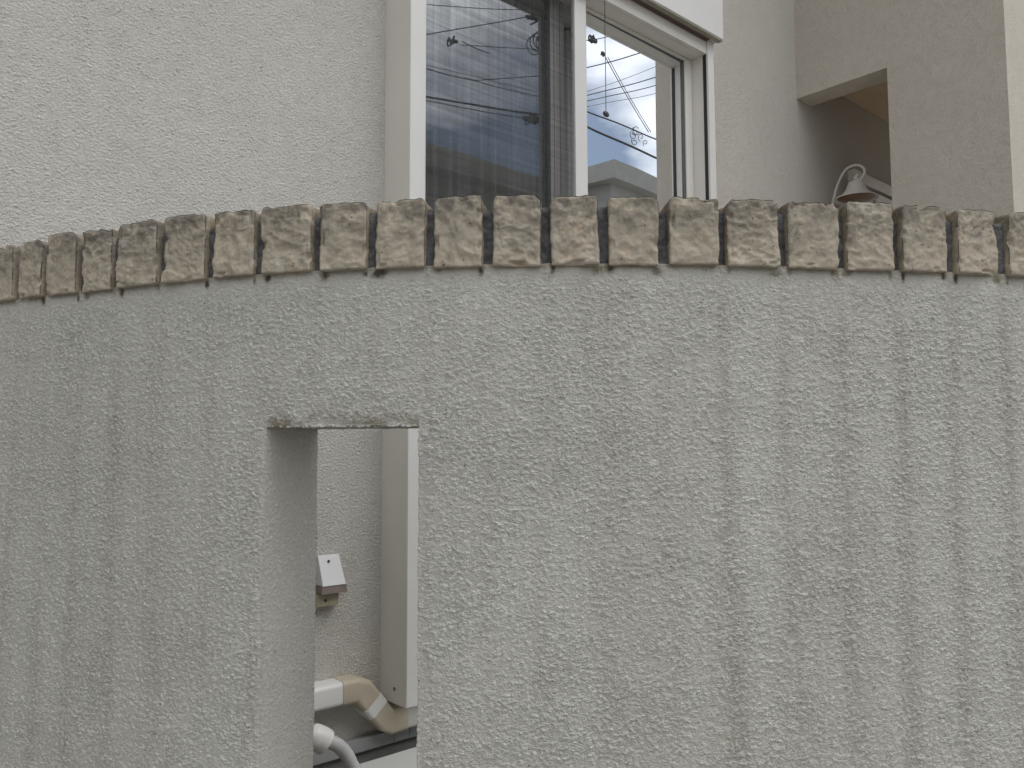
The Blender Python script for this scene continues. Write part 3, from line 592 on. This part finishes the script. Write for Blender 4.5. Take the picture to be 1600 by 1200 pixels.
# drain hose with elbow cap
dh = hroot('drain_hose', -.3, .1, -.9, label='white capped pipe elbow with a grey hose curving down at the foot of the slit', cat='hose')
bm = bmesh.new(); tube(bm, smoothpath([hp(-.40, .09, -.770), hp(-.355, .10, -.775), hp(-.318, .11, -.787), hp(-.296, .115, -.803)]), [.030] * 10 + [.036] * 9, 20); hobj('pipe_cap', bm, MS['duct'], dh, smooth=True)
bm = bmesh.new(); tube(bm, smoothpath([hp(-.310, .115, -.795), hp(-.280, .12, -.806), hp(-.250, .125, -.830), hp(-.226, .13, -.872), hp(-.215, .13, -.93), hp(-.212, .12, -1.25)]), .0195, 16); hobj('hose', bm, MS['foam'], dh, smooth=True)
# wall lamp in the porch
wl_ = hroot('wall_lamp', 2.78, 0, 1.2, label='white bell-shaded wall lamp on a curled gooseneck arm inside the porch', cat='wall lamp')
bm = bmesh.new(); tube(bm, smoothpath([hp(2.78, 0, 1.20), hp(2.78, .03, 1.22), hp(2.78, .056, 1.333), hp(2.78, .085, 1.415), hp(2.78, .130, 1.475), hp(2.78, .183, 1.485), hp(2.78, .222, 1.462), hp(2.78, .230, 1.428), hp(2.78, .208, 1.402), hp(2.78, .186, 1.408), hp(2.78, .183, 1.425), hp(2.78, .196, 1.430)], 8), .0072, 8); hobj('arm', bm, MS['lamp'], wl_, smooth=True)
bm = bmesh.new(); lx, ly, lz = hp(2.78, .180, 1.300)
lathe(bm, [(.0, .106), (.020, .105), (.036, .098), (.046, .080), (.058, .050), (.080, .026), (.110, .010), (.118, .0), (.112, .002), (.080, .020), (.052, .048), (.030, .09), (0, .098)], (lx, ly, lz), 32); hobj('shade', bm, MS['lamp'], wl_, smooth=True)
bm = bmesh.new(); lathe(bm, [(0, .135), (.009, .132), (.012, .122), (.009, .112), (.016, .106), (.016, .10)], (lx, ly, lz), 16); hobj('finial', bm, MS['lamp'], wl_, smooth=True)
bm = bmesh.new(); lathe(bm, [(0, -.004), (.06, .0), (.098, .007), (.104, .011), (0, .014)], (lx, ly, lz), 28); hobj('diffuser', bm, MS['diffuser'], wl_, smooth=True)
bm = bmesh.new(); HB(bm, 2.74, 2.82, .0, .014, 1.15, 1.26); hobj('mount_plate', bm, MS['lamp'], wl_, bevel=.003)

# ---------------------------------------------------------------- across the street (mirrored in the window)
OG = .045
def refl(px, py, dist, rot=ROT_R):
    d = CAM @ np.array([(px - 800) / F, -(py - 600) / F, -1.0])
    nn = np.array([N1[0] * math.cos(rot) - N1[1] * math.sin(rot), N1[0] * math.sin(rot) + N1[1] * math.cos(rot)])
    Q = P0 + N1 * OG * K + D1 * 1.13 * K; c2 = 2 * (Q @ nn) * nn; d2 = d.copy(); d2[:2] = d[:2] - 2 * (d[:2] @ nn) * nn
    t = dist / np.hypot(*d2[:2]); return Vector((c2[0] + d2[0] * t, c2[1] + d2[1] * t, EYE + d2[2] * t))
def building(A, B, H, depth, m, label, n_win, roof_over=.25):
    A = Vector(A[:2]).to_3d(); B = Vector(B[:2]).to_3d(); u = (B - A); Lh = u.length; rz = math.atan2(u.y, u.x)
    root = empty('house', A, rz, label=label, cat='house')
    bm = bmesh.new(); box(bm, 0, Lh, -depth, 0, 0, H - .35); obj('wall', bm, m, root)
    bm = bmesh.new(); box(bm, -roof_over, Lh + roof_over, -depth - roof_over, roof_over, H - .349, H); obj('parapet', bm, m, root, bevel=.02)
    for i in range(n_win):
        for z in (1.0, 3.6):
            if z + 1.4 > H - .4: continue
            x = (i + .5) * Lh / n_win
            bm = bmesh.new(); box(bm, x - .8, x + .8, .001, .06, z, z + 1.3); f = obj('window', bm, MS['white'], root, bevel=.01)
            bm = bmesh.new(); box(bm, x - .72, x + .72, .061, .065, z + .08, z + 1.22); obj('pane', bm, MS['steel'], f)
    return root
a1, a2 = refl(560, 212, 11.5, ROT_L), refl(905, 292, 14.5, ROT_L); Hh = (a1.z + a2.z) / 2
u = (a2 - a1).to_2d().normalized()
building(a1, a2, Hh, 8, MS['bld'], 'beige flat-roofed house across the street, mirrored in the screened left window half', 3)
b0 = refl(955, 258, 16.0); b1 = refl(1035, 284, 17.6); hB = b0.z
nrm = None
bb = building(b0, b1, hB, 6.5, MS['bld2'], 'grey flat-roofed house mirrored in the bright right window half', 2)
# pole with gear
pp = refl(886, 400, 11.0); pole = empty('utility_pole', (pp.x, pp.y, 0), 0, label='grey concrete utility pole with three crossarms, across the street', cat='utility pole')
bm = bmesh.new(); tube(bm, [(0, 0, 0), (0, 0, 6), (0, 0, 11)], [.17, .14, .1], 16); obj('pole', bm, MS['pole'], pole, smooth=True)
ax = (refl(980, 20, 11) - refl(800, 20, 11)); ax.z = 0; ax.normalize()
for z in (7.9, 8.7, 9.5):
    bm = bmesh.new(); q = Vector((0, 0, z)); tube(bm, [q - ax * .95, q + ax * .95], .045, 6); arm = obj('crossarm', bm, MS['steel'], pole)
    for k_ in (-.85, -.4, .4, .85):
        bm = bmesh.new(); lathe(bm, [(0, .2), (.03, .2), (.05, .16), (.03, .13), (.055, .09), (.03, .05), (.03, 0)], q + ax * k_, 10); obj('insulator', bm, MS['white'], arm, smooth=True)
def wire(p, q, sag, r, label, d0=11, d1=11, rot=ROT_R, ext=1.0):
    A = refl(*p, d0, rot); B = refl(*q, d1, rot); v = B - A; A = A - v * ext; B = B + v * ext
    pts = [A.lerp(B, t / 24) - Vector((0, 0, sag * 4 * (t / 24) * (1 - t / 24))) for t in range(25)]
    bm = bmesh.new(); tube(bm, pts, r * .52, 6); tag(obj('power_line', bm, MS['wire'], smooth=True), label, 'power line', 'overhead power lines mirrored in the window')
ZR, ZL = ROT_R, ROT_L
WL = ["short dark wire at the very top of the right window half's reflection", 'dark wire rising right, highest long one in the right window half',
      'thin wire just above the close pair, mirrored in the right window half',
      'lower wire of the close pair crossing the cord in the right half',
      'faintest and topmost of the thin rising wires in the right half',
      'faint thin wire below the close pair in the right window half',
      'falling cable ending at the looped slack, mirrored in the right half',
      'thick lowest cable falling right above the grey roof in the right half',
      'left of two parallel steep diagonal stays mirrored in the right half',
      'right of two parallel steep diagonal stays mirrored in the right half',
      'wire rising right towards the tangle of loops in the left window half',
      'dark wire falling right from the left edge of the screened window half',
      'thin continuation of a falling wire, ending by the dark grey sash',
      'thick dark cable falling right to the low splice case, left window half',
      'thin cable hugging the underside of the thick one, left window half',
      'nearly level wire rising slightly right, mid-height in the left window half',
      'nearly level wire across the top corner of the left window half',
      'level wire behind the big cable tangle, left window half',
      'short slanting wire at the small upper splice, left window half',
      'faint wire falling right just above the darker one, left window half']
for lb, (p, q, r, rot, e) in zip(WL, (((917, 60), (951, 54), .012, ZR, .3), ((917, 103), (1015, 78), .016, ZR, .4), ((917, 148), (1017, 122), .014, ZR, .5), ((917, 157), (1017, 134), .012, ZR, .5), ((917, 142), (1017, 107), .007, ZR, .3), ((917, 166), (1017, 146), .007, ZR, .4),
                     ((917, 173), (1018, 213), .020, ZR, .3), ((917, 196), (1018, 243), .030, ZR, .3), ((945, 88), (1014, 206), .012, ZR, .0), ((949, 88), (1018, 206), .010, ZR, .0),
                     ((664, 51), (805, 25), .016, ZL, .3), ((664, 98), (732, 118), .016, ZL, .2), ((732, 118), (860, 150), .012, ZL, .0), ((664, 143), (860, 176), .030, ZL, .3), ((664, 149), (800, 175), .014, ZL, .3),
                     ((755, 121), (860, 113), .014, ZL, .1), ((664, 3), (800, 8), .012, ZL, .3), ((735, 68), (860, 72), .012, ZL, .1), ((725, 62), (770, 81), .014, ZL, .0), ((664, 93), (860, 143), .008, ZL, .2))):
    wire(p, q, .02, r, lb, rot=rot, ext=e)
def loops(c, n, rad, rot, seed, label, r=.008):
    rg = random.Random(seed); bm = bmesh.new()
    ex = (refl(c[0] + 10, c[1], 11, rot) - refl(c[0] - 10, c[1], 11, rot)).normalized(); ez = Vector((0, 0, 1)); o = refl(*c, 11, rot)
    for i in range(n):
        q = o + ex * rg.uniform(-.12, .12) + ez * rg.uniform(-.1, .08); R_ = rad * rg.uniform(.6, 1.1); a0 = rg.uniform(0, 6)
        tube(bm, [q + ex * R_ * .8 * math.cos(a0 + t) + ez * R_ * math.sin(a0 + t) + ex.cross(ez) * .02 * t for t in [k * .35 for k in range(18)]], r, 5)
    tag(obj('cable_coil', bm, MS['wire'], smooth=True), label, 'cable coil')
loops((1000, 210), 6, .045, ZR, 1, 'looped black cable slack on a lower power line, mirrored in the right window half', .005)
loops((843, 60), 5, .13, ZL, 2, 'large tangle of cable loops beside the pole, mirrored in the left window half')
def clump(c, w_, h_, rot, label, m='wire'):
    o = refl(*c, 11, rot); ex = (refl(c[0] + 10, c[1], 11, rot) - refl(c[0] - 10, c[1], 11, rot)).normalized(); rg = random.Random(int(c[0])); bm = bmesh.new()
    tube(bm, [o - ex * w_ + Vector((0, 0, h_ * .3)), o - ex * w_ * .4, o + ex * w_ * .5 - Vector((0, 0, h_ * .2)), o + ex * w_ - Vector((0, 0, h_ * .5))], [.02, h_ * .5, h_ * .5, .02], 10)
    for i in range(6): tube(bm, smoothpath([o + ex * rg.uniform(-w_, w_), o + ex * rg.uniform(-w_, w_) + Vector((0, 0, rg.uniform(-h_, h_) * 1.6)), o + ex * rg.uniform(-w_, w_)], 4), .012, 5)
    tag(obj('cable_splice', bm, MS[m], smooth=True), label, 'cable splice')
clump((711, 61), .07, .05, ZL, 'dark splice on the upper wire, mirrored in the left window half')
clump((838, 182), .14, .09, ZL, 'long dark splice case low beside the pole, mirrored in the left window half')
clump((925, 62), .06, .055, ZR, 'dark bracket gear at the top corner of the right window half')
clump((941, 84), .025, .03, ZR, 'small dark insulator clamp behind the pull cord, mirrored in the glass')
clump((845, 22), .14, .07, ZL, 'dark shape standing in for the mirrored header underside, upper edge of the left window half')  # dark shape added for the header underside mirrored in the glass
for o in list(bpy.data.objects):
    if '_o' in o: del o['_o']
